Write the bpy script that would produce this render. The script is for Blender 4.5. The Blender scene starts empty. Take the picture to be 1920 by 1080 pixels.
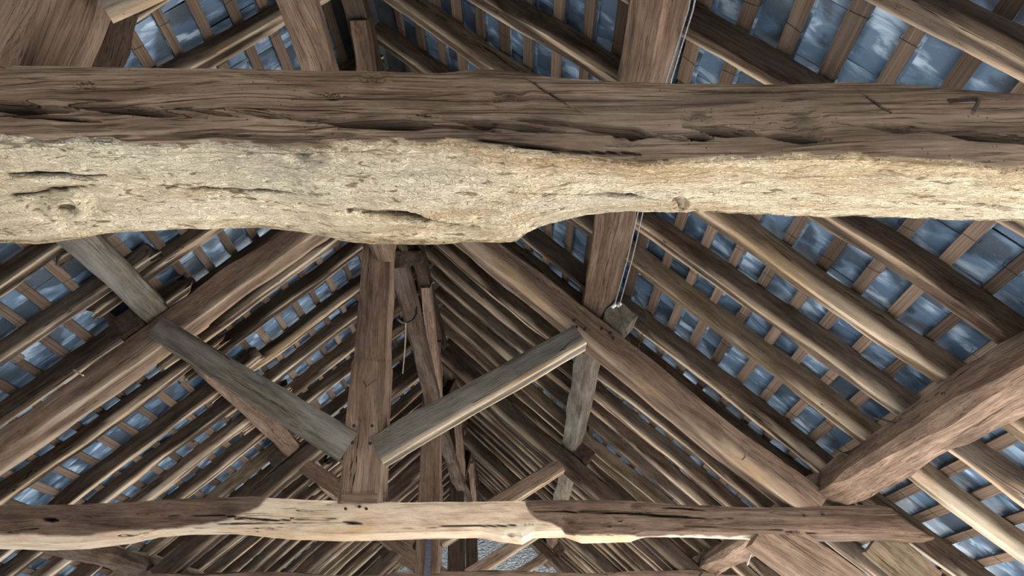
import bpy, math, random
import numpy as np
from mathutils import Matrix, Vector

random.seed(7)
rng = np.random.default_rng(7)
scene = bpy.context.scene
col = scene.collection

# ------------------------------------------------------------------ camera
F = 1390.0                       # focal length in pixels of the 1920 x 1080 frame
VPX, VPY = 985.0, 1270.0         # where lines along the ridge meet
CZ = 1.7                         # eye height above the floor
_vy = np.array([(VPX-960)/F, (VPY-540)/F, 1.0]); _vy /= np.linalg.norm(_vy)
_up = np.array([0.0, -_vy[2], _vy[1]]); _up /= np.linalg.norm(_up)
_vx = np.cross(_vy, _up)
if _vx[0] < 0: _vx = -_vx
RW = np.array([_vx, _vy, _up])   # camera (right, down, forward) -> world
CAM = np.array([0.0, 0.0, CZ])
cam_data = bpy.data.cameras.new('camera')
cam_data.sensor_width = 36.0
cam_data.lens = F/1920*36.0
cam_data.clip_start = 0.05
cam_data.clip_end = 300
cam = bpy.data.objects.new('camera', cam_data)
col.objects.link(cam)
m = Matrix.Identity(4)
for i in range(3):
    m[i][0] = RW[i, 0]; m[i][1] = -RW[i, 1]; m[i][2] = -RW[i, 2]; m[i][3] = CAM[i]
cam.matrix_world = m
scene.camera = cam

# ------------------------------------------------------------------ light and exposure
world = bpy.data.worlds.new('sky'); scene.world = world
world.use_nodes = True
bg = world.node_tree.nodes['Background']
bg.inputs['Color'].default_value = (0.86, 0.93, 1.0, 1)      # even overcast sky
bg.inputs['Strength'].default_value = 1.6
sun_d = bpy.data.lights.new('sun', 'SUN')
sun_d.energy = 9.0; sun_d.angle = math.radians(6); sun_d.color = (1.0, 0.97, 0.93)
sun = bpy.data.objects.new('sun', sun_d); col.objects.link(sun)
sun.rotation_euler = Vector((-0.80, -0.25, -0.42)).to_track_quat('-Z', 'Y').to_euler()
scene.view_settings.view_transform = 'Standard'
scene.view_settings.look = 'None'
scene.view_settings.gamma = 1.0
scene.view_settings.exposure = 2.62
scene.view_settings.use_curve_mapping = False
try:
    scene.cycles.max_bounces = 5
    scene.cycles.diffuse_bounces = 4
    scene.cycles.glossy_bounces = 2
    scene.cycles.sample_clamp_indirect = 8
    scene.cycles.adaptive_threshold = 0.02
except Exception:
    pass

# ------------------------------------------------------------------ pixel -> world helpers
def ray(x, y): return RW @ np.array([(x-960)/F, (y-540)/F, 1.0])
def onY(x, y, Y): d = ray(x, y); return CAM + d*(Y/d[1])
def onX(x, y, X): d = ray(x, y); return CAM + d*(X/d[0])
def onPl(x, y, n, d0):
    d = ray(x, y); n = np.array(n); return CAM + d*((d0-np.dot(n, CAM))/np.dot(n, d))
def proj(P):
    P = np.atleast_2d(P) - CAM
    c = P @ RW
    return 960+F*c[:, 0]/c[:, 2], 540+F*c[:, 1]/c[:, 2], c[:, 2]

# ------------------------------------------------------------------ numpy noise
def _hash(ix, iy, iz, seed):
    h = (ix.astype(np.int64)*374761393 + iy.astype(np.int64)*668265263 + iz.astype(np.int64)*2147483647 + seed*974711) & 0xffffffff
    h = ((h ^ (h >> 13))*1274126177) & 0xffffffff
    h = ((h ^ (h >> 16))*2246822519) & 0xffffffff
    return ((h ^ (h >> 15)) & 0xffffff)/float(0xffffff)
def vnoise(x, y, z, seed=0):
    x, y, z = np.broadcast_arrays(np.asarray(x, float), np.asarray(y, float), np.asarray(z, float))
    ix, iy, iz = np.floor(x), np.floor(y), np.floor(z)
    fx, fy, fz = x-ix, y-iy, z-iz
    fx, fy, fz = [f*f*(3-2*f) for f in (fx, fy, fz)]
    r = 0
    for a in (0, 1):
        for b in (0, 1):
            for c in (0, 1):
                w = (fx if a else 1-fx)*(fy if b else 1-fy)*(fz if c else 1-fz)
                r = r + w*_hash(ix+a, iy+b, iz+c, seed)
    return r*2-1
def fbm(x, y, z, seed=0, octv=4):
    r = 0; a = 1.0; f = 1.0
    for i in range(octv):
        r = r + a*vnoise(x*f, y*f, z*f, seed+i*17); a *= 0.5; f *= 2.03
    return r
def smooth(e0, e1, x):
    t = np.clip((x-e0)/(e1-e0), 0, 1); return t*t*(3-2*t)

# ------------------------------------------------------------------ materials
class N:
    def __init__(self, name):
        self.m = bpy.data.materials.new(name); self.m.use_nodes = True
        self.t = self.m.node_tree; self.b = self.t.nodes['Principled BSDF']
    def n(self, typ, **kw):
        nd = self.t.nodes.new(typ)
        for k, v in kw.items():
            if k.startswith('i_'):
                nd.inputs[k[2:].replace('_', ' ')].default_value = v
            else: setattr(nd, k, v)
        return nd
    def l(self, a, b): self.t.links.new(a, b)
    def math(self, op, a, b=None, c=None):
        nd = self.n('ShaderNodeMath', operation=op)
        for i, v in enumerate((a, b, c)):
            if v is None: continue
            if isinstance(v, (int, float)): nd.inputs[i].default_value = v
            else: self.l(v, nd.inputs[i])
        return nd.outputs[0]
    def mix(self, f, a, b, blend='MIX'):
        nd = self.n('ShaderNodeMix', data_type='RGBA', blend_type=blend)
        for s, v in ((nd.inputs[0], f), (nd.inputs[6], a), (nd.inputs[7], b)):
            if isinstance(v, (int, float)): s.default_value = v
            elif isinstance(v, tuple): s.default_value = v if len(v) == 4 else v+(1,)
            else: self.l(v, s)
        return nd.outputs[2]
    def ramp(self, f, stops):
        nd = self.n('ShaderNodeMapRange', interpolation_type='SMOOTHSTEP')
        nd.inputs[1].default_value, nd.inputs[2].default_value = stops
        self.l(f, nd.inputs[0]); return nd.outputs[0]
    def noise(self, vec, scale, detail=4, rough=0.55, dist=0.0):
        nd = self.n('ShaderNodeTexNoise'); self.l(vec, nd.inputs['Vector'])
        nd.inputs['Scale'].default_value = scale; nd.inputs['Detail'].default_value = detail
        nd.inputs['Roughness'].default_value = rough; nd.inputs['Distortion'].default_value = dist
        return nd.outputs[0]
    def scale(self, vec, s):
        nd = self.n('ShaderNodeVectorMath', operation='MULTIPLY'); self.l(vec, nd.inputs[0])
        nd.inputs[1].default_value = s; return nd.outputs[0]

def wood(name, dark, light, grey=(0.27, 0.25, 0.22), grey_amt=0.3, sap_lit_col=((0.48, 0.34, 0.23), (0.72, 0.58, 0.435)), crack=1.0, bump=0.6, sap_fleck=0.0, contrast=1.0, pvr=(0.25, 0.34)):
    k = N(name)
    tc = k.n('ShaderNodeTexCoord'); oi = k.n('ShaderNodeObjectInfo')
    off = k.n('ShaderNodeVectorMath', operation='SCALE'); off.inputs[0].default_value = (37.0, 11.0, 23.0)
    k.l(oi.outputs['Random'], off.inputs['Scale'])
    ad = k.n('ShaderNodeVectorMath', operation='ADD'); k.l(tc.outputs['Object'], ad.inputs[0]); k.l(off.outputs[0], ad.inputs[1])
    v = ad.outputs[0]
    # slow wander of the fibres
    wn = k.n('ShaderNodeTexNoise'); k.l(k.scale(v, (1.2, 3.0, 3.0)), wn.inputs['Vector']); wn.inputs['Scale'].default_value = 1.0
    wo = k.n('ShaderNodeVectorMath', operation='MULTIPLY_ADD'); k.l(wn.outputs['Color'], wo.inputs[0]); wo.inputs[1].default_value = (0.0, 0.09, 0.09); k.l(v, wo.inputs[2])
    vv = wo.outputs[0]
    g1 = k.noise(k.scale(vv, (0.9, 16, 16)), 1.0, 5, 0.6)
    g2 = k.noise(k.scale(vv, (3.5, 85, 85)), 1.0, 5, 0.75)
    g3 = k.noise(k.scale(vv, (2.2, 150, 150)), 1.0, 3, 0.6)
    pt = k.noise(k.scale(v, (0.8, 3.2, 3.2)), 1.0, 4, 0.6)
    pt2 = k.noise(k.scale(v, (2.5, 7, 7)), 1.0, 5, 0.65)
    cr = k.noise(k.scale(vv, (0.16, 15.0, 15.0)), 1.0, 2.0, 0.5)
    crk = k.math('SUBTRACT', 1.0, k.ramp(k.math('ABSOLUTE', k.math('SUBTRACT', cr, 0.5)), (0.002, 0.010)))
    cmask = k.ramp(k.noise(k.scale(v, (0.35, 5, 5)), 1.0, 2), (0.50, 0.60))
    crk = k.math('MULTIPLY', k.math('MULTIPLY', crk, cmask), crack)
    tone = k.math('ADD', k.math('MULTIPLY', g1, 0.55), k.math('ADD', k.math('MULTIPLY', g2, 0.45), k.math('MULTIPLY', k.math('SUBTRACT', pt2, 0.5), 0.5)))
    tone = k.ramp(tone, (0.5-0.22/contrast, 0.5+0.24/contrast))
    c = k.mix(tone, dark, light)
    fine = k.math('MULTIPLY', k.ramp(g3, (0.53, 0.68)), 0.65)
    c = k.mix(fine, c, tuple(x*0.30 for x in dark))
    gm = k.math('MULTIPLY', k.ramp(pt, (0.42, 0.66)), grey_amt)
    gcol = k.mix(tone, tuple(x*0.45 for x in grey), grey)
    c = k.mix(gm, c, gcol)
    # per piece tone
    pv = k.math('MULTIPLY_ADD', oi.outputs['Random'], pvr[0], pvr[1])
    hsv = k.n('ShaderNodeHueSaturation'); k.l(pv, hsv.inputs['Value']); k.l(c, hsv.inputs['Color']); c = hsv.outputs[0]
    # sapwood, eaten by beetles; the same tint paints lit undersides of timbers
    at = k.n('ShaderNodeAttribute', attribute_name='sap')
    sn = k.noise(k.scale(v, (1.6, 5, 5)), 1.0, 6, 0.62)
    sg = k.noise(k.scale(vv, (5, 34, 34)), 1.0, 5, 0.7)
    sc_ = k.mix(k.ramp(k.math('ADD', k.math('MULTIPLY', sn, 0.55), k.math('MULTIPLY', sg, 0.45)), (0.36, 0.60)), sap_lit_col[0], sap_lit_col[1])
    fl = k.noise(k.scale(v, (16, 46, 46)), 1.0, 4, 0.6, 1.2)
    ch_ = k.noise(k.scale(v, (38, 75, 75)), 1.0, 3, 0.6, 2.0)
    flm = k.math('MULTIPLY', k.ramp(fl, (0.565, 0.66)), sap_fleck)
    tint = k.noise(k.scale(v, (1.0, 2.5, 2.5)), 1.0, 3, 0.5)
    sc_ = k.mix(k.math('MULTIPLY', k.ramp(tint, (0.54, 0.68)), 0.55), sc_, (0.60, 0.40, 0.20))
    sc_ = k.mix(k.math('MULTIPLY', k.ramp(tint, (0.44, 0.32)), 0.4), sc_, (0.60, 0.585, 0.50))
    sc_ = k.mix(flm, sc_, tuple(x*0.5 for x in sap_lit_col[0]))
    sc_ = k.mix(k.math('MULTIPLY', k.ramp(ch_, (0.50, 0.38)), 0.22*sap_fleck), sc_, tuple(x*0.6 for x in sap_lit_col[0]))
    sc_ = k.mix(1.0, sc_, (0.90, 0.90, 0.90), 'MULTIPLY')
    c = k.mix(at.outputs['Fac'], c, sc_)
    c = k.mix(k.math('MULTIPLY', crk, 0.92), c, (0.006, 0.004, 0.003))
    cv = k.n('ShaderNodeAttribute', attribute_name='hollow')
    c = k.mix(k.math('MINIMUM', cv.outputs['Fac'], 0.98), c, (0.004, 0.003, 0.002))
    vo = k.n('ShaderNodeTexVoronoi'); k.l(v, vo.inputs['Vector']); vo.inputs['Scale'].default_value = 55
    hole = k.math('MULTIPLY', k.math('LESS_THAN', vo.outputs['Distance'], 0.11), k.math('GREATER_THAN', pt2, 0.55))
    c = k.mix(k.math('MULTIPLY', hole, 0.7), c, (0.02, 0.012, 0.008))
    k.l(c, k.b.inputs['Base Color'])
    k.b.inputs['Roughness'].default_value = 0.78
    k.b.inputs['Specular IOR Level'].default_value = 0.04
    h = k.math('ADD', k.math('MULTIPLY', g1, 0.4), k.math('MULTIPLY', g2, 0.45))
    h = k.math('SUBTRACT', h, k.math('MULTIPLY', fine, 0.35))
    h = k.math('SUBTRACT', h, k.math('MULTIPLY', crk, 0.8))
    sh = k.math('MULTIPLY', at.outputs['Fac'], k.math('ADD', k.math('MULTIPLY', fl, -0.9*max(sap_fleck, 0.3)), k.math('ADD', k.math('MULTIPLY', sn, 0.5), k.math('MULTIPLY', k.ramp(ch_, (0.42, 0.60)), 0.55*sap_fleck))))
    h = k.math('ADD', h, sh)
    bp = k.n('ShaderNodeBump'); bp.inputs['Strength'].default_value = bump; bp.inputs['Distance'].default_value = 0.012
    k.l(h, bp.inputs['Height']); k.l(bp.outputs[0], k.b.inputs['Normal'])
    return k.m

M = {}
M['tie_near'] = wood('oak_tie_near', (0.21, 0.138, 0.095), (0.68, 0.49, 0.345), grey_amt=0.25, bump=1.0, sap_fleck=1.0, crack=0.6, pvr=(0.0, 0.43), contrast=1.35, sap_lit_col=((0.56, 0.42, 0.26), (0.90, 0.78, 0.58)))
M['tie'] = wood('oak_tie', (0.13, 0.082, 0.060), (0.44, 0.30, 0.22), grey_amt=0.2, sap_fleck=0.15)
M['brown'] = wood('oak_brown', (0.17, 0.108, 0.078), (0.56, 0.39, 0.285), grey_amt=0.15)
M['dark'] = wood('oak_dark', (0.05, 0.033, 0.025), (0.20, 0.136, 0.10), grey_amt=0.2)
M['grey'] = wood('oak_grey', (0.16, 0.125, 0.095), (0.46, 0.40, 0.32), grey=(0.54, 0.52, 0.47), grey_amt=0.85)
M['rafter'] = wood('oak_rafter', (0.060, 0.038, 0.028), (0.28, 0.195, 0.14), grey_amt=0.4, grey=(0.34, 0.30, 0.265))
M['rafter_pale'] = wood('oak_rafter_pale', (0.19, 0.125, 0.08), (0.56, 0.43, 0.30), grey_amt=0.3, grey=(0.42, 0.37, 0.30))
M['batten'] = wood('batten_wood', (0.17, 0.105, 0.075), (0.54, 0.39, 0.29), grey_amt=0.5, grey=(0.42, 0.39, 0.35), crack=0.3, pvr=(0.55, 0.26))

def slate_mat():
    k = N('slate')
    geo = k.n('ShaderNodeNewGeometry'); oi = k.n('ShaderNodeObjectInfo')
    r = k.math('FRACT', k.math('ADD', oi.outputs['Random'], geo.outputs['Random Per Island']))
    off = k.n('ShaderNodeVectorMath', operation='SCALE'); off.inputs[0].default_value = (31.0, 17.0, 43.0); k.l(r, off.inputs['Scale'])
    ad = k.n('ShaderNodeVectorMath', operation='ADD'); k.l(geo.outputs['Position'], ad.inputs[0]); k.l(off.outputs[0], ad.inputs[1])
    v = ad.outputs[0]
    a = k.noise(v, 2.6, 2.5, 0.5, 0.5)
    b = k.noise(k.scale(v, (3.2, 10, 3.2)), 1.0, 4, 0.55, 0.7)
    d = k.noise(v, 75, 3, 0.6)
    base = k.mix(r, (0.070, 0.125, 0.205), (0.140, 0.225, 0.345))
    pale = k.math('MULTIPLY', k.ramp(b, (0.49, 0.66)), k.ramp(a, (0.42, 0.58)))
    c = k.mix(k.math('MULTIPLY', pale, 0.75), base, (0.55, 0.70, 0.88))
    c = k.mix(k.math('MULTIPLY', k.ramp(k.math('ADD', a, k.math('MULTIPLY', k.math('SUBTRACT', b, 0.5), 0.4)), (0.50, 0.40)), 0.8), c, (0.030, 0.042, 0.056))
    c = k.mix(k.math('MULTIPLY', k.ramp(d, (0.55, 0.75)), 0.15), c, (0.38, 0.44, 0.50))
    k.l(c, k.b.inputs['Base Color'])
    k.l(k.math('MULTIPLY_ADD', b, 0.3, 0.26), k.b.inputs['Roughness'])
    bp = k.n('ShaderNodeBump'); bp.inputs['Strength'].default_value = 0.2; bp.inputs['Distance'].default_value = 0.01
    k.l(k.math('ADD', b, k.math('MULTIPLY', d, 0.15)), bp.inputs['Height']); k.l(bp.outputs[0], k.b.inputs['Normal'])
    return k.m
M['slate'] = slate_mat()

def plain(name, c, rough=0.7, metal=0.0, nscale=30, var=0.3, bump=0.2):
    k = N(name); tc = k.n('ShaderNodeTexCoord')
    n = k.noise(tc.outputs['Object'], nscale, 5, 0.65)
    k.l(k.mix(k.ramp(n, (0.3, 0.7)), tuple(x*(1-var) for x in c), tuple(min(1, x*(1+var)) for x in c)), k.b.inputs['Base Color'])
    k.b.inputs['Roughness'].default_value = rough; k.b.inputs['Metallic'].default_value = metal
    bp = k.n('ShaderNodeBump'); bp.inputs['Strength'].default_value = bump; bp.inputs['Distance'].default_value = 0.01
    k.l(n, bp.inputs['Height']); k.l(bp.outputs[0], k.b.inputs['Normal'])
    return k.m
M['iron'] = plain('rusty_iron', (0.10, 0.075, 0.065), 0.6, 0.5, 120)
M['steel'] = plain('steel_strap', (0.075, 0.075, 0.10), 0.5, 0.6, 40)
M['wire'] = plain('dark_wire', (0.03, 0.03, 0.032), 0.6, 0.3, 60)
M['cable'] = plain('grey_cable', (0.20, 0.21, 0.24), 0.5, 0.0, 60)
M['white'] = plain('white_plastic', (0.7, 0.72, 0.75), 0.4, 0.0, 60, 0.1)
M['hole'] = plain('peg_hole', (0.015, 0.010, 0.008), 0.9, 0.0, 60)
M['straw'] = plain('frayed_twine', (0.55, 0.47, 0.38), 0.8, 0.0, 90)
M['paving'] = plain('stone_paving', (0.50, 0.48, 0.45), 0.85, 0.0, 7, 0.15, 0.3)
M['ground'] = plain('pale_gravel', (0.66, 0.64, 0.60), 0.9, 0.0, 9, 0.15, 0.4)
M['roofing'] = plain('outer_slate', (0.06, 0.065, 0.075), 0.7, 0.0, 6)
def stone_mat():
    k = N('rubble_stone'); tc = k.n('ShaderNodeTexCoord')
    v = tc.outputs['Object']
    vo = k.n('ShaderNodeTexVoronoi', feature='DISTANCE_TO_EDGE'); k.l(k.scale(v, (7, 7, 11)), vo.inputs['Vector']); vo.inputs['Scale'].default_value = 1.0
    vc = k.n('ShaderNodeTexVoronoi'); k.l(k.scale(v, (7, 7, 11)), vc.inputs['Vector']); vc.inputs['Scale'].default_value = 1.0
    n = k.noise(v, 14, 6, 0.7)
    stone = k.mix(k.math('MULTIPLY', n, 1.0), (0.30, 0.34, 0.39), (0.66, 0.72, 0.79))
    c = k.mix(k.ramp(vo.outputs['Distance'], (0.0, 0.10)), (0.50, 0.55, 0.60), stone)
    c = k.mix(k.math('MULTIPLY', k.ramp(n, (0.45, 0.3)), 0.5), c, (0.2, 0.22, 0.25))
    k.l(c, k.b.inputs['Base Color']); k.b.inputs['Roughness'].default_value = 0.9
    bp = k.n('ShaderNodeBump'); bp.inputs['Strength'].default_value = 0.9; bp.inputs['Distance'].default_value = 0.05
    k.l(k.math('ADD', k.ramp(vo.outputs['Distance'], (0.0, 0.2)), n), bp.inputs['Height']); k.l(bp.outputs[0], k.b.inputs['Normal'])
    return k.m
M['stone'] = stone_mat()
M['shading'] = plain('shading_boards', (0.05, 0.045, 0.04), 0.8, 0.0, 12)  # dark tone chosen to soak up light near the roof

# ------------------------------------------------------------------ object helpers
def tag(o, label=None, cat=None, group=None, kind=None):
    if label: o['label'] = label
    if cat: o['category'] = cat
    if group: o['group'] = group
    if kind: o['kind'] = kind
    elif cat: o['kind'] = 'thing'
    return o
def mesh_obj(name, verts, faces, mat, parent=None, smooth_shade=False, sharp=None, matrix=None, attrs=None):
    me = bpy.data.meshes.new(name)
    me.from_pydata(verts, [], faces)
    if attrs:
        for an, av in attrs.items():
            at = me.attributes.new(an, 'FLOAT', 'POINT'); at.data.foreach_set('value', np.asarray(av, dtype=np.float32))
    me.materials.append(M[mat] if isinstance(mat, str) else mat)
    if smooth_shade:
        me.polygons.foreach_set('use_smooth', [True]*len(me.polygons))
        if sharp: me.set_sharp_from_angle(angle=math.radians(sharp))
    me.update()
    o = bpy.data.objects.new(name, me); col.objects.link(o)
    if matrix is not None: o.matrix_world = matrix
    if parent is not None:
        o.parent = parent
        o.matrix_parent_inverse = parent.matrix_world.inverted()
    return o
def frame(p0, p1, up):
    x = (p1-p0)/np.linalg.norm(p1-p0)
    z = up - x*np.dot(up, x); z /= np.linalg.norm(z)
    y = np.cross(z, x)
    mm = Matrix.Identity(4)
    for i in range(3):
        mm[i][0] = x[i]; mm[i][1] = y[i]; mm[i][2] = z[i]; mm[i][3] = p0[i]
    return mm
def grid_faces(rows, n):
    f = []
    for i in range(rows-1):
        a = i*n; b = a+n
        for j in range(n):
            j2 = (j+1) % n
            f.append((a+j, a+j2, b+j2, b+j))
    return f
_tseed = [100]
def timber(name, p0, p1, w, h, mat, up=(0, 0, 1), parent=None, rough=0.008, bow=(0.0, 0.0), wander=0.012, prof=None, step=0.09, wane=0.12, n_side=3, sap=None, endrough=0.0):
    """squared timber: local x along the grain, y the width w, z the height h"""
    p0 = np.array(p0, float); p1 = np.array(p1, float)
    L = float(np.linalg.norm(p1-p0)); mm = frame(p0, p1, np.array(up, float))
    _tseed[0] += 1; sd = _tseed[0]
    m_ = max(6, min(90, int(L/step)))
    t = np.linspace(0, 1, m_+1); x = t*L
    ring = []
    for cx, cy in ((1, 1), (-1, 1), (-1, -1), (1, -1)):
        ring.append((cx, cy, 0)); ring.append((cx, cy, 1))
    # corner vertices (two per corner: chamfer) plus mid-side vertices
    pts = []
    corners = [(1, 1), (-1, 1), (-1, -1), (1, -1)]
    for ci in range(4):
        a = corners[ci]; b = corners[(ci+1) % 4]
        pts.append(('c0', ci)); pts.append(('c1', ci))
        for q in range(n_side): pts.append(('s', ci, (q+1)/(n_side+1)))
    n = len(pts)
    if prof is None: ws = np.ones(m_+1); hs = np.ones(m_+1)
    else:
        pt_, pw_, ph_ = zip(*prof); ws = np.interp(t, pt_, pw_); hs = np.interp(t, pt_, ph_)
    cyy = bow[0]*4*t*(1-t) + wander*fbm(x*0.7, sd*3.1, 0, sd, 3)*np.minimum(1, 6*np.minimum(t, 1-t)+0.15)
    czz = bow[1]*4*t*(1-t) + wander*fbm(x*0.7, sd*5.3, 9, sd, 3)*np.minimum(1, 6*np.minimum(t, 1-t)+0.15)
    V = np.zeros((m_+1, n, 3))
    ch = [np.clip(wane*min(w, h)*(0.55+0.9*fbm(x*1.1, ci*7.7, sd, sd+5, 3)), 0.006, 0.42*min(w, h)) for ci in range(4)]
    hw, hh = w/2*ws, h/2*hs
    def corner(ci, which):
        cx, cy = corners[ci]
        # order going round: side before the corner, side after it
        px, py = corners[(ci-1) % 4]; nx, ny = corners[(ci+1) % 4]
        ox, oy = (px, py) if which == 0 else (nx, ny)
        dx, dy = (ox-cx)/2, (oy-cy)/2
        return cx*hw+dx*ch[ci], cy*hh+dy*ch[ci]
    for j, p in enumerate(pts):
        if p[0] == 'c0': yy, zz = corner(p[1], 0)
        elif p[0] == 'c1': yy, zz = corner(p[1], 1)
        else:
            a = corner(p[1], 1); b = corner((p[1]+1) % 4, 0); q = p[2]
            yy, zz = a[0]*(1-q)+b[0]*q, a[1]*(1-q)+b[1]*q
        nz = rough*fbm(x*2.6, j*0.9, sd, sd+9, 3)
        V[:, j, 0] = x
        V[:, j, 1] = yy*(1+nz/(w/2)) + cyy
        V[:, j, 2] = zz*(1+nz/(h/2)) + czz
    if endrough:
        V[-1, :, 0] += endrough*rng.uniform(-1, 0.6, n); V[0, :, 0] -= endrough*rng.uniform(-1, 0.6, n)
    verts = V.reshape(-1, 3).tolist()
    faces = grid_faces(m_+1, n)
    faces.append(tuple(range(n-1, -1, -1))); faces.append(tuple(m_*n+j for j in range(n)))
    # faces are wound outward
    attrs = None
    if sap is not None:
        P = V.reshape(-1, 3)
        attrs = {'sap': sap(P, L, w, h, sd)}
    o = mesh_obj(name, verts, faces, mat, parent, True, 32, mm, attrs)
    return o
def sap_lit_edges(amount=0.5, side=-1):  # besides sapwood, the paler arrises put light into the colour
    """pale arrises on one side: sapwood, and light painted onto the lit faces"""
    def f(P, L, w, h, sd):
        e = np.clip(np.abs(P[:, 1])/(w/2), 0.3, 1)*np.clip(side*P[:, 2]/(h/2), 0, 1)*1.15
        nn = fbm(P[:, 0]*1.3, P[:, 1]*6, P[:, 2]*6, sd+31, 3)
        return np.clip(smooth(0.62, 1.05, e+nn*0.5)*amount, 0, 1)
    return f
def tube(name, pts, r, mat, parent=None, n=6):
    pts = [np.array(p, float) for p in pts]
    V = []; 
    for i, p in enumerate(pts):
        d = pts[min(i+1, len(pts)-1)]-pts[max(i-1, 0)]; d /= np.linalg.norm(d)
        a = np.cross(d, (0.31, 0.9, 0.29)); a /= np.linalg.norm(a); b = np.cross(d, a)
        for q in range(n):
            an = 2*math.pi*q/n; V.append(p + r*(a*math.cos(an)+b*math.sin(an)))
    f = grid_faces(len(pts), n); f.append(tuple(range(n-1, -1, -1))); f.append(tuple((len(pts)-1)*n+j for j in range(n)))
    return mesh_obj(name, [tuple(v) for v in V], f, mat, parent, True, 60)
def disc(name, c, nrm, r, mat, parent, depth=0.004):
    c = np.array(c, float); nrm = np.array(nrm, float); nrm /= np.linalg.norm(nrm)
    return tube(name, [c-nrm*0.02, c+nrm*depth], r, mat, parent, 10)
def box_verts(x0, x1, y0, y1, z0, z1):
    return [(x0, y0, z0), (x1, y0, z0), (x1, y1, z0), (x0, y1, z0), (x0, y0, z1), (x1, y0, z1), (x1, y1, z1), (x0, y1, z1)]
BOXF = [(0, 3, 2, 1), (4, 5, 6, 7), (0, 1, 5, 4), (1, 2, 6, 5), (2, 3, 7, 6), (3, 0, 4, 7)]

# ------------------------------------------------------------------ roof geometry (metres)
RX = -1.32                 # ridge line
SL = 0.92                  # slope, rise over run
AL = math.atan(SL); CA, SA = math.cos(AL), math.sin(AL)
ZP = CZ + 4.55             # where the centre lines of the principal rafters would meet
Y_END, Y_NEAR = 24.0, -3.2
TRUSS = [1.24, 6.0, 10.55, 15.1, 19.7]
def roof_pt(side, u, perp, Y):
    """u metres down the slope from the ridge line, perp metres outwards from the principals' centre plane"""
    return np.array([RX + side*(u*CA + perp*SA), Y, ZP - u*SA + perp*CA])
def on_roof(side, x, y, perp):
    n = np.array([side*SA, 0, CA]); d0 = np.dot(n, roof_pt(side, 0, perp, 0))
    P = onPl(x, y, n, d0)
    u = side*(P[0]-RX-side*perp*SA)/CA
    return u, P[1]
NRM = {s: np.array([s*SA, 0, CA]) for s in (1, -1)}
DWN = {s: np.array([s*CA, 0, -SA]) for s in (1, -1)}
P_RAF0, P_RAF1 = 0.36, 0.53
P_BAT0, P_BAT1 = 0.532, 0.558
P_SL = 0.563
U_EAVE = 6.85
BAT = 0.25
SIDE = {1: 'right', -1: 'left'}

# ------------------------------------------------------------------ floor and far gable wall
g = mesh_obj('ground', box_verts(-45, 45, -40, 60, -0.25, -0.04), BOXF, 'ground'); tag(g, 'pale gravel ground around the timber hall', 'ground', kind='structure')
g = mesh_obj('floor', box_verts(RX-5.3, RX+5.3, -3.9, 24.2, -0.06, 0.0), BOXF, 'paving'); tag(g, 'pale stone floor under the timber hall', 'floor', kind='structure')
for sd_, nm_, WALL_TO in ((-1, 'left', 3.4), (1, 'right', 1.8)):  # unseen side walls, lengths set to shape the light on the roof
    xa, xb = sorted((RX+sd_*5.28, RX+sd_*5.68))
    w_ = mesh_obj('wall_'+nm_, box_verts(xa, xb, -3.8, WALL_TO, 0, 1.75), BOXF, 'stone'); tag(w_, f'unseen low rubble stone wall shaping the light under the {nm_} eaves', 'wall', kind='structure')
hz = ZP + 0.80
def gable(Y0, Y1, zlow=0.0):
    xs = [(RX-5.0, min(zlow, hz-5.0*SL)), (RX+5.0, min(zlow, hz-5.0*SL)), (RX+5.0, hz-5.0*SL+0.02), (RX, hz+0.02), (RX-5.0, hz-5.0*SL+0.02)]
    v = [(x, Y0, z) for x, z in xs] + [(x, Y1, z) for x, z in xs]
    f = [(0, 1, 2, 3, 4), (9, 8, 7, 6, 5)] + [(i, i+5, (i+1) % 5+5, (i+1) % 5) for i in range(5)]
    return v, f
v, f = gable(Y_END-0.3, Y_END+0.2)
w_ = mesh_obj('wall_far', v, f, 'stone'); tag(w_, 'pale rubble stone gable wall at the far end of the roof', 'wall', kind='structure')

v, f = gable(Y_NEAR-0.6, Y_NEAR-0.1, 1.55)  # unseen boarding, added and sized to limit light on the rafters
w_ = mesh_obj('wall_near', v, f, 'shading'); tag(w_, 'dark tarred boarding, unseen, added to cut roof light above the open end behind the viewer', 'wall', kind='structure')

# ------------------------------------------------------------------ roof covering: slates, battens, rafters
def in_frame(P, mx=140):
    x, y, d = proj(P)
    return (d[0] > 0.2) and (-mx < x[0] < 1920+mx) and (-mx < y[0] < 1080+mx)
phase = {1: on_roof(1, 1427, 537, P_BAT0)[0] % BAT, -1: on_roof(-1, 240, 803, P_BAT0)[0] % BAT}
unit = bpy.data.meshes.new('batten'); unit.from_pydata(box_verts(-.5, .5, -.5, .5, -.5, .5), [], BOXF); unit.materials.append(M['batten']); unit.update()
su = []
for q in range(6):           # six slate shapes, edges a little broken
    vv_ = np.array(box_verts(-.5, .5, -.5, .5, -.5, .5)); 
    j = rng.uniform(-0.02, 0.02, (4, 2)); vv_[:4, :2] += j; vv_[4:, :2] += j
    me = bpy.data.meshes.new('slate'); me.from_pydata(vv_.tolist(), [], BOXF); me.materials.append(M['slate']); me.update(); su.append(me)
def basis(side, c, tilt=0.0):
    """local x along the ridge, y down the slope, z outward"""
    d, nn = DWN[side], NRM[side]
    dd = d*math.cos(tilt) + nn*math.sin(tilt); n2 = nn*math.cos(tilt) - d*math.sin(tilt)
    ex = np.array([0, 1.0, 0])*(1 if np.dot(np.cross((0, 1.0, 0), dd), n2) > 0 else -1)
    mm = Matrix.Identity(4)
    for i in range(3):
        mm[i][0] = ex[i]; mm[i][1] = dd[i]; mm[i][2] = n2[i]; mm[i][3] = c[i]
    return mm
roof = {}
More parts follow.
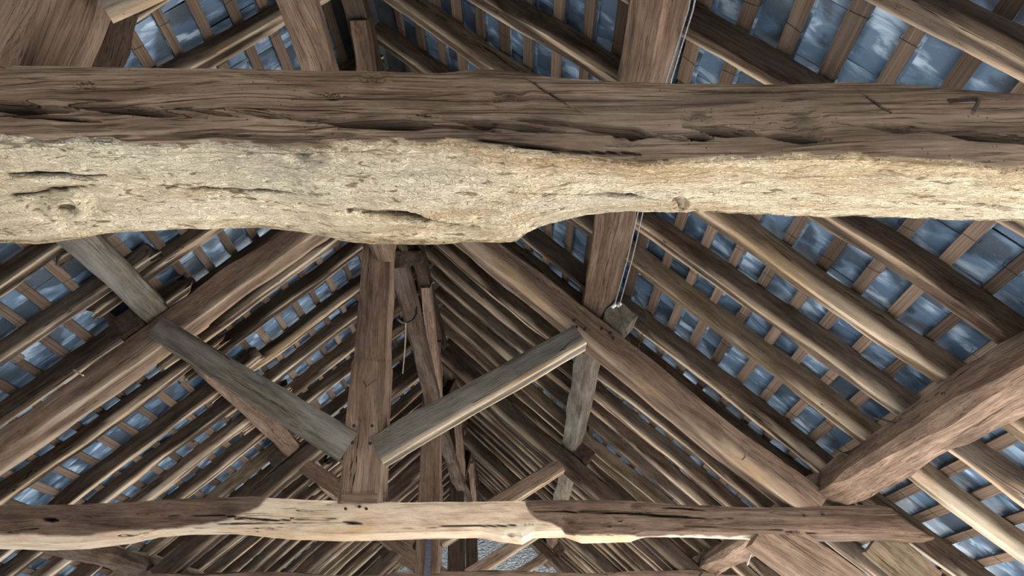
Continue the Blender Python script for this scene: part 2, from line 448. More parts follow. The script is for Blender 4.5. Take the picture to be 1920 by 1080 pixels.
for side in (1, -1):
    a = [roof_pt(side, u, p, Y) for p in (0.625, 0.69) for Y in (Y_NEAR, Y_END+0.2) for u in (-0.67, U_EAVE+0.15)]
    vs = [tuple(p) for p in a]
    fs = [(0, 1, 3, 2), (4, 6, 7, 5), (0, 2, 6, 4), (1, 5, 7, 3), (0, 4, 5, 1), (2, 3, 7, 6)]
    if side < 0: fs = [tuple(reversed(f)) for f in fs]
    o = mesh_obj('roof_slope_'+SIDE[side], vs, fs, 'roofing')
    tag(o, f'slate covered {SIDE[side]} hand roof slope with battens, seen from inside', 'roof', kind='structure')
    roof[side] = o
    inv = Matrix.Identity(4)
    # battens, laid in lengths that break on the rafters
    nb = int((U_EAVE+0.2)/BAT)
    for j in range(nb+1):
        u = phase[side] + BAT*j - 0.25
        Y = Y_NEAR + rng.uniform(0, 2.0)
        while Y < Y_END-0.35:
            Ln = min(rng.choice([2.4, 3.0, 3.6, 4.2]), Y_END-0.32-Y)
            c = roof_pt(side, u+rng.uniform(-0.012, 0.012), (P_BAT0+P_BAT1)/2+rng.uniform(-.002, .002), Y+Ln/2)
            if any(in_frame(roof_pt(side, u, P_BAT0, yy)) for yy in np.linspace(Y, Y+Ln, 9)):
                b = bpy.data.objects.new('batten', unit); col.objects.link(b)
                mm = basis(side, c) @ Matrix.Rotation(rng.uniform(-.006, .006), 4, 'Z') @ Matrix.Diagonal((Ln-0.006, 0.078+rng.uniform(-.014, .012), 0.025, 1))
                b.parent = o; b.matrix_world = mm
            Y += Ln
    # slates: one course to each batten, half bonded
    cells = []
    for j in range(nb+1):
        u0 = phase[side] + BAT*j - 0.25
        Y = Y_NEAR + (0.0 if j % 2 else 0.19)
        while Y < Y_END-0.3:
            wd = 0.40 + rng.uniform(-0.06, 0.06)
            cells.append((u0 + 0.5*BAT + rng.uniform(-.012, .012), Y+wd/2, wd)); Y += wd
    vis = []; rest = []
    for (u, Y, wd) in cells:
        c = roof_pt(side, u, P_SL, Y)
        x, y, d = proj(c)
        (vis if in_frame(c, 70) else rest).append((float(d[0]), u, Y, wd))
    vis.sort(); near, far = vis[:300], vis[300:]
    def slate_mx(u, Y, wd):
        c = roof_pt(side, u, P_SL+0.018+rng.uniform(-.002, .002), Y)
        return basis(side, c, -0.030) @ Matrix.Rotation(rng.uniform(-.012, .012), 4, 'Z') @ Matrix.Rotation(rng.uniform(-.012, .012), 4, 'Y') @ Matrix.Diagonal((wd-0.007, BAT+0.09, 0.007, 1))
    for i, (d, u, Y, wd) in enumerate(near):
        s = bpy.data.objects.new('slate', su[i % 6]); col.objects.link(s)
        s.parent = o; s.matrix_world = slate_mx(u, Y, wd)
    V = []; Fc = []
    bv = [Vector(p) for p in box_verts(-.5, .5, -.5, .5, -.5, .5)]
    for (d, u, Y, wd) in far:
        mm = slate_mx(u, Y, wd); b0 = len(V)
        V += [tuple(mm @ p) for p in bv]; Fc += [tuple(b0+i for i in q) for q in BOXF]
    s = mesh_obj('slates_further_off', V, Fc, 'slate', o); tag(s, kind='stuff')
    # wire hooks bent round the battens
    V = []; Fc = []
    for (d, u, Y, wd) in near:
        if rng.random() < 0.75:
            ub = u - 0.5*BAT; yy = Y + rng.uniform(-.12, .12); r = 0.0016
            path = [(ub-0.05, P_BAT1), (ub-0.045, P_BAT0-0.004), (ub+0.02, P_BAT0-0.005), (ub+0.045, P_BAT0-0.003), (ub+0.05, P_BAT1)]
            sk = rng.uniform(-.03, .03)
            for q in range(4):
                a, b = path[q], path[q+1]
                A = roof_pt(side, a[0], a[1], yy+sk*q/3); B = roof_pt(side, b[0], b[1], yy+sk*(q+1)/3)
                dd = (B-A)/np.linalg.norm(B-A); e1 = np.cross(dd, (0.2, 0.9, 0.4)); e1 /= np.linalg.norm(e1); e2 = np.cross(dd, e1)
                b0 = len(V)
                for P in (A, B):
                    for k_ in range(3):
                        an = 2.094*k_; V.append(tuple(P + r*(e1*math.cos(an)+e2*math.sin(an))))
                Fc += [(b0, b0+1, b0+4, b0+3), (b0+1, b0+2, b0+5, b0+4), (b0+2, b0, b0+3, b0+5)]
    s = mesh_obj('slate_hooks', V, Fc, 'wire', o); tag(s, kind='stuff')

U_LEFT = np.mean([on_roof(-1, x, y, 0.14)[0] for x, y in ((205, 500), (255, 560))])
# common rafters ---------------------------------------------------
W_R = 0.088
meas = {1: [(1800, 75), (1427, 147), (1510, 407), (1440, 500), (1430, 600), (1380, 655), (1305, 700)],
        -1: [(430, 65), (70, 505), (100, 625), (153, 783), (177, 827), (247, 857), (327, 853), (397, 850), (420, 877), (470, 893)]}
ORD = ['first', 'second', 'third', 'fourth', 'fifth', 'sixth', 'seventh', 'eighth', 'ninth', 'tenth', 'eleventh', 'twelfth']
NEXT = {0: 'before the big near tie beam', 1: 'behind the big near tie beam', 2: 'behind the second truss', 3: 'behind the third truss', 4: 'behind the fourth truss', 5: 'behind the fifth truss'}
for side in (1, -1):
    ys = sorted(on_roof(side, x, y, P_RAF0)[1] - W_R/2 for x, y in meas[side])
    if side < 0:   # one hidden behind the second truss
        gaps = [(ys[i+1]-ys[i], i) for i in range(len(ys)-1)]
        extra = [ys[i]+q*(ys[i+1]-ys[i])/round(gp/0.66) for gp, i in gaps if gp > 0.95 for q in range(1, int(round(gp/0.66)))]
        ys = sorted(ys+extra)
    while ys[0] > 0.2: ys.insert(0, ys[0]-0.66)
    while ys[-1] < Y_END-1.0: ys.append(ys[-1]+0.60+rng.uniform(-.06, .06))
    cnt = {}
    for y in ys:
        k = sum(1 for t in TRUSS if y > t); cnt[k] = cnt.get(k, 0)+1
        far_ = y > 12
        mt = 'rafter_pale' if (rng.random() < 0.25 or (side == 1 and abs(y-4.2) < 0.3)) else 'rafter'
        dy = rng.uniform(-.03, .03)
        def rafter(ua, ub, yo, ragged):
            p0 = roof_pt(side, ua, (P_RAF0+P_RAF1)/2, y-dy+yo); p1 = roof_pt(side, ub, (P_RAF0+P_RAF1)/2, y+dy+yo)
            return timber('rafter', p0, p1, W_R+rng.uniform(-.012, .018), P_RAF1-P_RAF0, mt, up=NRM[side], rough=0.008, bow=(rng.uniform(-.03, .03), rng.uniform(-.02, 0.0)), wander=0.025, step=0.12 if not far_ else 0.25, wane=0.11, n_side=3, sap=sap_lit_edges(0.85), endrough=ragged)  # pale low arrises paint the rafters' lit undersides
        grp = f'common rafters of the {SIDE[side]} slope'
        if side > 0 or y < 1.5:
            tag(rafter(-0.38, U_EAVE, 0, 0), f'{ORD[cnt[k]-1]} common rafter {NEXT[k]}, on the {SIDE[side]} slope', 'rafter', grp)
        else:
            tag(rafter(U_LEFT-0.22-rng.uniform(0, .35), U_EAVE, 0, 0.10), f'{ORD[cnt[k]-1]} lower rafter {NEXT[k]}, on the {SIDE[side]} slope', 'rafter', grp)
            mt = 'rafter' if mt != 'rafter' or rng.random() < .7 else 'dark'
            tag(rafter(-0.38, U_LEFT+0.2+rng.uniform(0, .2), 0.15+rng.uniform(0, .03), 0.06), f'{ORD[cnt[k]-1]} upper rafter {NEXT[k]}, above the {SIDE[side]} purlin', 'rafter', grp)

# ------------------------------------------------------------------ tie beams shaped after their outline
def outline_z(pts, Y):
    P = np.array([onY(x, y, Y) for x, y in pts]); o = np.argsort(P[:, 0]); return P[o, 0], P[o, 2]
def tie_beam(name, Y, wd, top, arris, rear, x0, x1, sapf, mat, nx, nf, nb_, seed, cracks=(), sapdisp=0.004, bulge=0.014, ends=0.05, knots=()):
    tx, tz = outline_z(top, Y); ax, az = outline_z(arris, Y); rx, rz = outline_z(rear, Y+wd)
    X = np.linspace(x0, x1, nx)
    zt = np.interp(X, tx, tz); za = np.interp(X, ax, az); zr = np.interp(X, rx, rz)
    kw = max(3, int(0.22/((x1-x0)/nx)))|1
    zrs = np.convolve(np.pad(zr, kw//2, mode='edge'), np.hanning(kw+2)[1:-1]/np.hanning(kw+2).sum(), 'valid')
    rows = []
    # ring: front face top -> arris, underside arris -> rear edge, rear face, top face
    for i in range(nf):
        q = i/nf; rnd = 0.02*np.exp(-((1-q)*7)**2) + 0.012*np.exp(-(q*10)**2)
        rows.append((X, np.full(nx, Y)+rnd, zt*(1-q)+za*q))
    for i in range(nb_):
        q = i/nb_; rows.append((X, Y+0.02*(1-q)**6+wd*q, za*(1-q)+zrs*q + (zr-zrs)*q**4 - bulge*math.sin(math.pi*q)))
    for i in range(4):
        q = i/4; rows.append((X, np.full(nx, Y+wd), zr*(1-q)+zt*q))
    for i in range(4):
        q = i/4; rows.append((X, Y+wd*(1-q)+np.zeros(nx), zt.copy()))
    n = len(rows)
    V = np.zeros((nx, n, 3))
    for j, r in enumerate(rows):
        for a in range(3): V[:, j, a] = r[a]
    # normals by finite difference
    P = V
    dj = np.roll(P, -1, 1)-np.roll(P, 1, 1); di = np.gradient(P, axis=0)
    nn = np.cross(dj, di); nn /= np.linalg.norm(nn, axis=2, keepdims=True)+1e-9
    cen = P.mean(axis=1, keepdims=True)
    flip = np.sign((nn*(P-cen)).sum(2)); nn *= flip[..., None]
    px, py, dep = proj(P.reshape(-1, 3)); px = px.reshape(nx, n); py = py.reshape(nx, n)
    front = np.zeros((nx, n)); front[:, :nf+2] = 1
    isb = np.zeros((nx, n)); isb[:, nf:nf+nb_] = 1
    sap = sapf(px, py, P, isb)
    d = 0.004*fbm(P[..., 0]*3, P[..., 1]*10, P[..., 2]*10, seed, 3)
    d += (1-sap)*0.0018*fbm(P[..., 0]*5, P[..., 1]*70, P[..., 2]*70, seed+3, 3)
    rough = fbm(P[..., 0]*22, P[..., 1]*40, P[..., 2]*40, seed+7, 4)
    gou = np.maximum(0, vnoise(P[..., 0]*9, P[..., 1]*26, P[..., 2]*26, seed+11)-0.25)
    d += sap*(sapdisp*rough*0.7 - sapdisp*2.2*gou - 0.006)
    hol = sap*np.clip(gou*0.25, 0, 0.25)
    for pts, depth, wpx in cracks:
        cx = np.array([p[0] for p in pts], float); cy = np.array([p[1] for p in pts], float)
        yy = np.interp(px, cx, cy) + 2.0*fbm(px*0.009+cy[0], 0, 0, seed+21, 3)
        tt = np.clip((px-cx[0])/(cx[-1]-cx[0]), 0, 1); ins = ((px > cx[0]) & (px < cx[-1]))
        ww = 1.0*wpx*(0.25+np.sin(math.pi*tt))*(0.75+0.5*fbm(px*0.012, 3, 0, seed+5, 2))+0.3
        cm = np.exp(-((py-yy)/np.maximum(ww, 0.5))**4)*ins*np.maximum(front, isb)
        d -= 1.6*depth*cm*np.minimum(1, ww/wpx); hol = np.maximum(hol, cm*1.15*np.minimum(1, ww/wpx))
    for (kx, ky, kr, kd) in knots:
        r2 = ((px-kx)/kr)**2 + ((py-ky)/(kr*0.62))**2
        km = np.exp(-r2)*np.maximum(front, isb)
        d += kd*km*np.cos(np.sqrt(r2)*5.0); hol = np.maximum(hol, 0.55*np.exp(-(r2*6))*np.maximum(front, isb))
    P = P + nn*d[..., None]
    P[0, :, 0] += ends*rng.uniform(-1, 1, n)*0.3; P[-1, :, 0] += ends*rng.uniform(-1, 1, n)*0.3
    verts = (P-np.array([x0, Y, zt[0]])).reshape(-1, 3)
    faces = grid_faces(nx, n)
    # orientation: make faces point outwards
    a, b, c, _ = faces[(nx//2)*n+2]
    nf_ = np.cross(verts[b]-verts[a], verts[c]-verts[a])
    if nf_[1] > 0: faces = [tuple(reversed(q)) for q in faces]
    faces.append(tuple(range(n))); faces.append(tuple((nx-1)*n+n-1-j for j in range(n)))
    return mesh_obj(name, verts.tolist(), faces, mat, None, True, 50, Matrix.Translation((x0, Y, zt[0])), {'sap': sap.reshape(-1), 'hollow': hol.reshape(-1)})

top1 = [(0, 115), (100, 117), (250, 120), (450, 122), (640, 124), (720, 126), (830, 128), (900, 121), (960, 128), (1040, 138), (1150, 145), (1250, 150), (1480, 152), (1600, 146), (1700, 152), (1800, 162), (1920, 170)]
arr1 = [(0, 255), (100, 258), (200, 262), (290, 267), (390, 262), (480, 272), (560, 275), (640, 265), (700, 262), (830, 262), (950, 275), (1100, 290), (1200, 305), (1300, 298), (1400, 292), (1600, 290), (1750, 300), (1920, 310)]
rear1 = [(0, 460), (70, 462), (130, 455), (200, 440), (330, 433), (430, 430), (520, 432), (580, 440), (640, 455), (700, 463), (770, 464), (870, 458), (968, 456), (990, 438), (1030, 420), (1100, 405), (1180, 400), (1300, 402), (1500, 408), (1700, 413), (1920, 420)]
def sap1(px, py, P, isb):
    bx, by = zip(*arr1)
    b = np.interp(px, bx, by) + 5*fbm(px*0.02, py*0.0, 0, 51, 3)
    return smooth(-3, 3, py-b)*np.clip(isb+(py > b), 0, 1)
cr1 = [([(-200, 190), (0, 197), (70, 204), (125, 208), (150, 206)], .022, 7.0), ([(130, 199), (210, 204), (270, 207), (390, 219)], .02, 6.1),
       ([(300, 200), (360, 206), (450, 218)], .012, 2.9), ([(420, 204), (500, 212), (570, 220), (640, 228), (760, 232), (870, 240), (940, 246)], .028, 7.4),
       ([(780, 215), (880, 228), (960, 236), (1060, 247)], .024, 6.3), ([(960, 222), (1100, 236), (1190, 248), (1300, 262)], .028, 8.0),
       ([(1280, 240), (1390, 248), (1500, 261), (1560, 264)], .026, 7.7), ([(1560, 230), (1660, 238), (1780, 248), (1920, 262), (2100, 275)], .026, 7.0),
       ([(1280, 252), (1310, 256), (1340, 258)], .014, 5.2), ([(850, 256), (960, 270), (1100, 285), (1200, 290)], .010, 2.3), ([(0, 330), (110, 332), (200, 334)], .01, 2.1),
       ([(280, 350), (450, 362), (600, 368)], .009, 2.0), ([(0, 375), (60, 372), (180, 350)], .006, 1.6), ([(1740, 382), (1810, 388), (1920, 394)], .01, 2.6), ([(640, 400), (760, 410), (900, 432)], .018, 5.2), ([(980, 365), (1150, 372), (1260, 384)], .01, 2.0),
       ([(980, 145), (1010, 165), (1060, 195), (1095, 214)], .007, 2.1), ([(1610, 170), (1640, 190), (1670, 212)], .007, 2.1), ([(0, 215), (90, 222), (200, 228)], .007, 1.8), ([(1250, 165), (1400, 172), (1560, 166)], .005, 1.7)]
kn1 = [(1310, 220, 34, .006), (1505, 228, 48, .006), (125, 392, 48, -.022), (575, 298, 40, .012), (1275, 386, 18, .014), (1170, 262, 26, .006), (698, 148, 26, .006), (955, 185, 40, .005), (162, 160, 12, -.012), (625, 178, 12, -.01)]
t1 = tie_beam('tie_beam', TRUSS[0], 0.38, top1, arr1, rear1, -4.9, 3.1, sap1, 'tie_near', 1900, 66, 52, 3, cr1, 0.0046, knots=kn1)
tag(t1, 'huge near tie beam, dark split oak above a bright worm-eaten pale underside', 'beam', 'tie beams')
# bent iron nail
a = onY(1800, 188, 1.235)
nl = tube('bent_nail', [onY(1770, 189, 1.25), onY(1800, 188, 1.215), onY(1822, 186, 1.19), onY(1834, 187, 1.18), onY(1834, 194, 1.175), onY(1824, 212, 1.165)], 0.0045, 'iron', None, 8)
tag(nl, 'bent rusty iron nail driven into the huge near tie beam', 'nail')

top2 = [(0, 947), (100, 946), (250, 940), (330, 935), (400, 932), (470, 930), (560, 935), (640, 937), (760, 940), (900, 938), (1060, 937), (1200, 938), (1280, 946), (1400, 950), (1500, 950), (1590, 948), (1640, 945), (1672, 952), (1705, 978), (1745, 1005)]
bot2 = [(0, 1030), (100, 1033), (170, 1030), (250, 1020), (300, 1008), (360, 1004), (450, 1003), (550, 1013), (640, 1016), (800, 1012), (900, 1010), (940, 1018), (980, 1022), (1000, 1010), (1060, 1009), (1090, 1020), (1180, 1018), (1210, 1008), (1290, 1009), (1440, 1014), (1560, 1016), (1640, 1014), (1690, 1020), (1745, 1023)]
arr2 = [(x, y-14) for x, y in bot2]
def sap2(px, py, P, isb):
    lb = np.interp(px, [0, 150, 260, 330, 430, 480, 512], [1005, 1003, 995, 990, 975, 955, 925])
    rb = np.interp(px, [978, 990, 1010, 1052, 1060, 1100, 1300, 1800], [925, 955, 975, 990, 1001, 1004, 1006, 1008])
    nn = 3*fbm(px*0.03, py*0.03, 0, 61, 3)
    s = np.where(px < 512, smooth(-3, 3, py-lb+nn), np.where(px > 978, smooth(-3, 3, py-rb+nn), 1.0))
    return np.clip(s, 0, 1)*np.where(px > 1450, 0.0, 1.0)
cr2 = [([(80, 973), (110, 975)], .02, 2.5), ([(640, 980), (680, 982)], .015, 1.6), ([(250, 962), (420, 966), (500, 975), (640, 970)], .01, 1.3), ([(730, 992), (860, 985), (1000, 984)], .008, 1.2),
       ([(1000, 960), (1200, 962), (1330, 974), (1400, 972)], .012, 1.5), ([(1280, 985), (1400, 992), (1540, 1000)], .012, 1.5), ([(1240, 952), (1330, 958)], .012, 1.4)]
kn2 = [(430, 955, 60, .004), (1072, 982, 26, .008), (1142, 987, 10, -.012), (1162, 976, 10, -.012), (1195, 952, 26, .008), (674, 950, 9, -.015), (1482, 1003, 10, -.014), (960, 1006, 18, .012)]
t2 = tie_beam('tie_beam', TRUSS[1], 0.34, top2, arr2, bot2, -5.0, 3.16, sap2, 'tie', 700, 22, 10, 13, cr2, 0.003, bulge=0.01, knots=kn2)
tag(t2, 'bowed tie beam of the second truss, dark ends and blond middle', 'beam', 'tie beams')
for x, y in ((1508, 967), (1543, 965), (674, 950), (648, 954), (687, 954)):
    disc('peg_hole', onY(x, y, 5.995), (0, -1, 0), 0.011, 'hole', t2, 0.012)
zt_ = CZ+1.246; zb_ = CZ+1.0
NTH = ['near', 'second', 'third', 'fourth', 'fifth']
for k in (2, 3, 4):
    Y = TRUSS[k]
    b = timber('tie_beam', (-5.1, Y+0.16, (zt_+zb_)/2), (3.1, Y+0.16, (zt_+zb_)/2), 0.30, 0.25, 'tie', wander=0.03, rough=0.012, wane=0.25, sap=sap_lit_edges(0.9))
    tag(b, f'tie beam across the {NTH[k]} truss, seen under the second', 'beam', 'tie beams')

# ------------------------------------------------------------------ trusses: posts, principals, struts, cleats
U_PU = {}
for side, pts in ((1, ((1212, 70), (1122, 480))), (-1, ((205, 500), (255, 560)))):
    U_PU[side] = np.mean([on_roof(side, x, y, 0.14)[0] for x, y in pts])
def prin_pt(side, u, Y, dp=0.0): return roof_pt(side, u, dp, Y)
U_T = 4.55-1.246
u_foot = (4.55-1.2)/SA
for k, Y in enumerate(TRUSS):
    nm = NTH[k]
    # king post
    lean = -0.05 if k else 0.0
    zk0, zk1 = zt_-0.015, ZP+0.05
    if k == 0:
        xe = onY(50, 44, Y)[0]
        kp = timber('king_post', (xe-0.23, Y+0.13, zk0), (xe-0.23, Y+0.13, zk1), 0.46, 0.26, 'brown', up=(0, 1, 0), rough=0.008, prof=[(0, 1, 1), (.5, .95, 1), (1, .7, 1)], wander=0.0)
        xp = onY(236, 50, Y+0.60)[0]
        sp = timber('side_post', (xp-0.15, Y+0.44, zt_+0.01), (xp-0.15, Y+0.44, ZP-0.4), 0.30, 0.30, 'dark', up=(0, 1, 0), rough=0.02, wander=0.02, wane=0.3)
        tag(sp, 'dark ragged post standing behind the broad king post', 'post')
    else:
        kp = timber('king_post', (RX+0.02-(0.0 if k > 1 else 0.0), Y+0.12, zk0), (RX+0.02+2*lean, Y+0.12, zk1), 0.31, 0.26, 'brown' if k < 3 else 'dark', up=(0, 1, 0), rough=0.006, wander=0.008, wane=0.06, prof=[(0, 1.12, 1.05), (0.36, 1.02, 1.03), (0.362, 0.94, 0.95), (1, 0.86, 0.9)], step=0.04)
    tag(kp, ['broad king post standing on the huge near tie beam', 'tall brown king post in the middle of the second truss', 'weathered king post of the third truss, behind the tall brown one', 'slender far king post of the fourth truss', 'small dark king post of the fifth truss before the wall'][k], 'post', 'king posts')
    if k == 1:
        mesh_obj('base_block', box_verts(float(onY(641, 930, 5.97)[0]), float(onY(707, 930, 5.97)[0]), 5.965, 6.22, zt_-0.02, zt_+0.05), BOXF, 'brown', kp)
        for x, y in ((664, 799), (698, 799), (655, 824), (661, 830), (703, 822), (694, 832)):
            disc('peg_hole', onY(x, y, 5.985), (0, -1, 0), 0.013, 'hole', kp, 0.012)
        tube('hook', [onY(681, 713, 5.99), onY(686, 725, 5.93), onY(708, 710, 5.90)], 0.006, 'iron', kp)
    for side in (1, -1):
        yk = Y+0.125
        pr = timber('principal_rafter', prin_pt(side, 0.12, yk), prin_pt(side, u_foot+0.02, yk), 0.22, 0.26, 'brown' if k < 2 else 'dark', up=NRM[side], rough=0.008, wander=0.02, wane=0.12, bow=(0, -0.02 if side > 0 else 0.0), sap=sap_lit_edges(0.55) if k == 1 else sap_lit_edges(0.3))
        tag(pr, f'{SIDE[side]} principal rafter of the {nm} truss, heavy squared oak', 'rafter', 'principal rafters')
        if k == 1 and side == 1:
            for x, y in ((1077, 600), (1081, 613), (1097, 617), (1128, 616), (1144, 624), (1150, 634)):
                disc('peg_hole', onY(x, y, 5.985), (0, -1, 0), 0.012, 'hole', pr, 0.012)
            tube('bent_nail', [onY(1392, 862, 6.0), onY(1396, 858, 5.93), onY(1400, 845, 5.9)], 0.006, 'iron', pr)
        # inclined strut from the post to the principal
        if k == 1:
            a, b = ((onY(706, 846, 5.99), onY(1088, 628, 5.99)) if side > 0 else (onY(655, 836, 5.99), onY(293, 612, 5.99)))
        else:
            a = np.array([RX+side*0.15, Y, CZ+1.68]); b = np.array([RX+side*1.85, Y, CZ+2.70])
        a = a+np.array([0, 0.10 if k != 1 else 0.06, 0]); b = b+np.array([0, 0.10 if k != 1 else 0.06, 0])
        st = timber('strut', a, b, 0.17, 0.225, 'grey' if k < 2 else 'brown', up=(0, 0, 1), rough=0.007, wander=0.01, wane=0.08, sap=sap_lit_edges(0.8) if side > 0 else None, prof=[(0, 1, 1.12), (1, 1, 0.92)])  # right struts only: lit underside painted as a paler colour
        tag(st, f'{SIDE[side]} slanting strut of the {nm} truss, between king post and principal rafter', 'strut', 'slanting struts')
        # purlin cleat on the back of the principal
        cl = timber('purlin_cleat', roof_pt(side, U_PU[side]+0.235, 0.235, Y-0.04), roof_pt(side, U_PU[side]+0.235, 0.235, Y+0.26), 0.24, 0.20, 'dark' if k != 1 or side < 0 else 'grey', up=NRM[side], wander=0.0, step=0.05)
        tag(cl, f'{SIDE[side]} wooden cleat block under the purlin on the {nm} truss', 'block', 'purlin cleats')

# purlins, one length to each bay ----------------------------------
BAY = ['over the huge near tie beam', 'between the second and third truss', 'between the third and fourth truss', 'between the fourth and fifth truss', 'between the fifth truss and the stone wall']
bounds = [Y_NEAR+0.1, TRUSS[1]+0.1, TRUSS[2]+0.1, TRUSS[3]+0.1, TRUSS[4]+0.1, Y_END-0.25]
for side in (1, -1):
    for b in range(5):
        mt = 'brown' if (b, side) not in ((0, -1), (1, 1), (2, 1)) else 'grey'
        pu = timber('purlin', roof_pt(side, U_PU[side], 0.248, bounds[b]), roof_pt(side, U_PU[side]+rng.uniform(-.02, .02), 0.248, bounds[b+1]-0.004), 0.24, 0.215, mt, up=NRM[side], rough=0.008, wander=0.015, wane=0.14)
        tag(pu, f'{SIDE[side]} purlin running {BAY[b]}', 'purlin', 'purlins')
    # wall plates
    for b in range(5):
        x = 2.52 if side > 0 else 2*RX-2.62
        pl = timber('eaves_plate', (x, bounds[b], CZ+1.36), (x, bounds[b+1]-0.004, CZ+1.36), 0.27, 0.26, 'brown' if side > 0 else 'rafter', up=(0.45*side, 0, 1), rough=0.012, wander=0.03, wane=0.2, sap=sap_lit_edges(0.4, 1))
        tag(pl, f'{SIDE[side]} eaves plate timber {BAY[b]}', 'beam', 'wall plates')

# ridge timbers ------------------------------------------------------
for b in range(5):
    rd = timber('ridge_beam', (RX, bounds[b], ZP+0.20), (RX, bounds[b+1]-0.004, ZP+0.20), 0.16, 0.22, 'dark', wander=0.01)
    tag(rd, f'dark ridge beam {BAY[b]}', 'beam', 'ridge beams')
subz = [(CZ+3.54, CZ+3.54), (CZ+3.90, CZ+3.50), (CZ+3.50, CZ+3.42), (CZ+3.5, CZ+3.5), (CZ+3.5, CZ+3.5)]
for b in range(4):
    y0 = (TRUSS[b]+0.27); y1 = TRUSS[b+1]-0.0
    sb = timber('under_ridge_rail', (RX+0.02, y0, subz[b][0]), (RX+0.03, y1, subz[b][1]), 0.19, 0.21, 'rafter' if b else 'brown', wander=0.02, rough=0.01, wane=0.2)
    tag(sb, f'pale rail below the ridge tying the king posts, between the {NTH[b]} and {NTH[b+1]} truss', 'beam', 'rails under the ridge')
for k in range(1, 5):
    Y = TRUSS[k]
    for dr in (-1, 1):
        if dr > 0 and k == 4: continue
        ya = Y-0.02 if dr < 0 else Y+0.27
        br = timber('ridge_brace', (RX+0.06, ya, CZ+3.62), (RX+0.03, ya+dr*1.75, ZP+0.12), 0.13, 0.17, 'brown' if dr < 0 else 'dark', wander=0.01, wane=0.15)
        tag(br, f'slanting ridge brace on the {"near" if dr < 0 else "far"} side of the {NTH[k]} king post', 'brace', 'ridge braces')

# legs under the second and third truss, on stone pillars -------------
for k in (0, 1, 2, 3, 4):
    Y = TRUSS[k]
    for side in (1, -1):
        c = RX; 
        if k == 0: continue
        l1 = timber('raking_leg', (RX+side*(3.18), Y+0.14, CZ+1.04), (RX+side*5.05, Y+0.14, CZ-0.35), 0.24, 0.32, 'brown', up=(0, 0, 1), rough=0.01, wane=0.15)
        tag(l1, f'{SIDE[side]} raking leg carrying the tie beam of the {NTH[k]} truss', 'leg', 'raking legs')
        pv = []
        px_ = RX+side*5.0
        pil = mesh_obj('stone_pillar', [(px_+sx*0.28*(1.1 if z == 0 else 1), Y+0.15+sy*0.28*(1.1 if z == 0 else 1), z) for z in (0, CZ-0.38) for sx, sy in ((-1, -1), (1, -1), (1, 1), (-1, 1))], BOXF, 'stone')
        tag(pil, f'{SIDE[side]} stone pillar under the raking leg of the {NTH[k]} truss', 'pillar', 'stone pillars')
b2 = timber('side_plank', onY(1640, 1010, 6.36), onY(1745, 1100, 6.36), 0.10, 0.30, 'rafter_pale', up=(0, 0, 1), rough=0.012, wander=0.01)
tag(b2, 'split plank beside the raking leg, below the right end of the second tie beam', 'plank')

# ------------------------------------------------------------------ small things
cx = U_PU[1]
def cab(dx):
    P = [onPl(x+dx, y, NRM[1], float(np.dot(NRM[1], roof_pt(1, 0, 0.10, 0)))) for x, y in ((1306, -60), (1290, 20), (1268, 90), (1250, 150), (1222, 290), (1196, 400), (1178, 480), (1152, 574))]
    out = []
    for a, b in zip(P[:-1], P[1:]):
        for q in range(4): out.append(a+(b-a)*q/4)
    out.append(P[-1]); return out
c1 = tube('cable', cab(0), 0.0045, 'cable'); c2 = tube('cable', cab(9), 0.0045, 'cable')
tag(c1, 'left strand of the grey electric cable hanging along the right purlin', 'cable', 'electric cables')
tag(c2, 'right strand of the grey electric cable hanging along the right purlin', 'cable', 'electric cables')
e = cab(4)[-1]
cn = bpy.data.objects.new('cable_connector', None); col.objects.link(cn); cn.location = e
tag(cn, 'small white connector block at the end of the cable by the right purlin', 'connector')
bpy.context.view_layer.update()
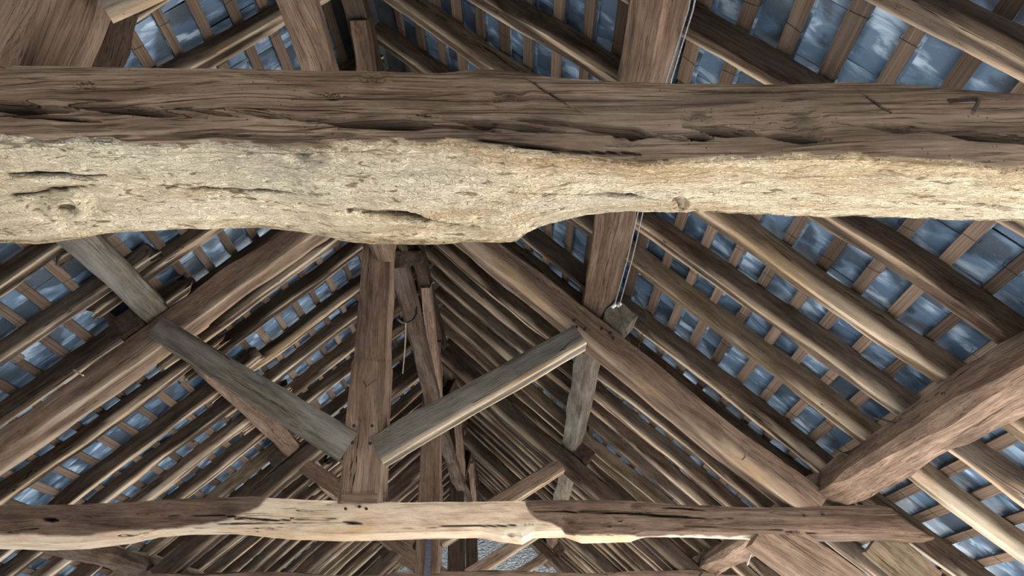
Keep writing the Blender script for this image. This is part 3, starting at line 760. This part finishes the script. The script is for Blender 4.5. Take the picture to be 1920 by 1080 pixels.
for q, (dx, dz) in enumerate(((-0.022, 0.0), (0.022, 0.012))):
    tube('terminal', [e+np.array([dx-0.014, 0, dz-0.012]), e+np.array([dx, 0, dz]), e+np.array([dx+0.014, 0, dz+0.012])], 0.014, 'white', cn, 8)
w1 = tube('trailing_wire', [e, onY(1165, 600, 5.85), onY(1180, 640, 5.9), onY(1195, 660, 5.95), onY(1215, 590, 5.7), onY(1178, 535, 5.6)], 0.0028, 'wire'); tag(w1, 'thin dark wire trailing below the white connector by the cleat', 'wire')
# cord round the rail under the ridge
XR = RX+0.14
w2 = tube('looped_cord', [onX(745, 598, XR), onX(752, 604, XR), onX(762, 606, XR), onX(774, 600, XR), onX(780, 590, XR), onX(781, 575, XR)], 0.010, 'wire', None, 6)
tag(w2, 'dark cord looped round the pale rail behind the tall king post', 'cord')
w3 = tube('hanging_string', [onX(761, 606, XR+.01), onX(760, 640, XR+.01), onX(757, 680, XR+.01), onX(755, 700, XR+.01)], 0.007, 'straw', None, 6)
tag(w3, 'thin string hanging down from the dark cord loop', 'string')
st = mesh_obj('iron_strap', box_verts(*[float(q) for q in (onY(797, 1040, 10.5)[0], onY(808, 1040, 10.5)[0], 10.50, 10.52, CZ+0.85, CZ+1.9)]), BOXF, 'steel')
tag(st, 'dark iron strap down the front of the third king post and its tie beam', 'strap')
tw = tube('frayed_twine', [onY(1408, 1040, 5.95), onY(1404, 1050, 5.93), onY(1401, 1060, 5.93)], 0.006, 'straw'); tag(tw, 'frayed pale twine hanging under the second tie beam by the eaves plate', 'twine')
for q, (a_, b_) in enumerate((((1640, 783), (1686, 796)), ((1558, 838), (1598, 858)))):
    pn = tube('long_nail', [onX(*a_, 2.36), onX(*b_, 2.42)], 0.007, 'iron'); tag(pn, ['upper', 'lower'][q]+' long iron nail sticking out between rafter ends above the right eaves plate', 'nail', 'long nails above the eaves plate')
tn = tube('nail', [onY(139, 694, 5.99), onY(147, 699, 5.93), onY(156, 704, 5.90)], 0.008, 'straw'); tag(tn, 'pale splinter standing out of the left principal rafter of the second truss', 'splinter')
tn.name = 'splinter'
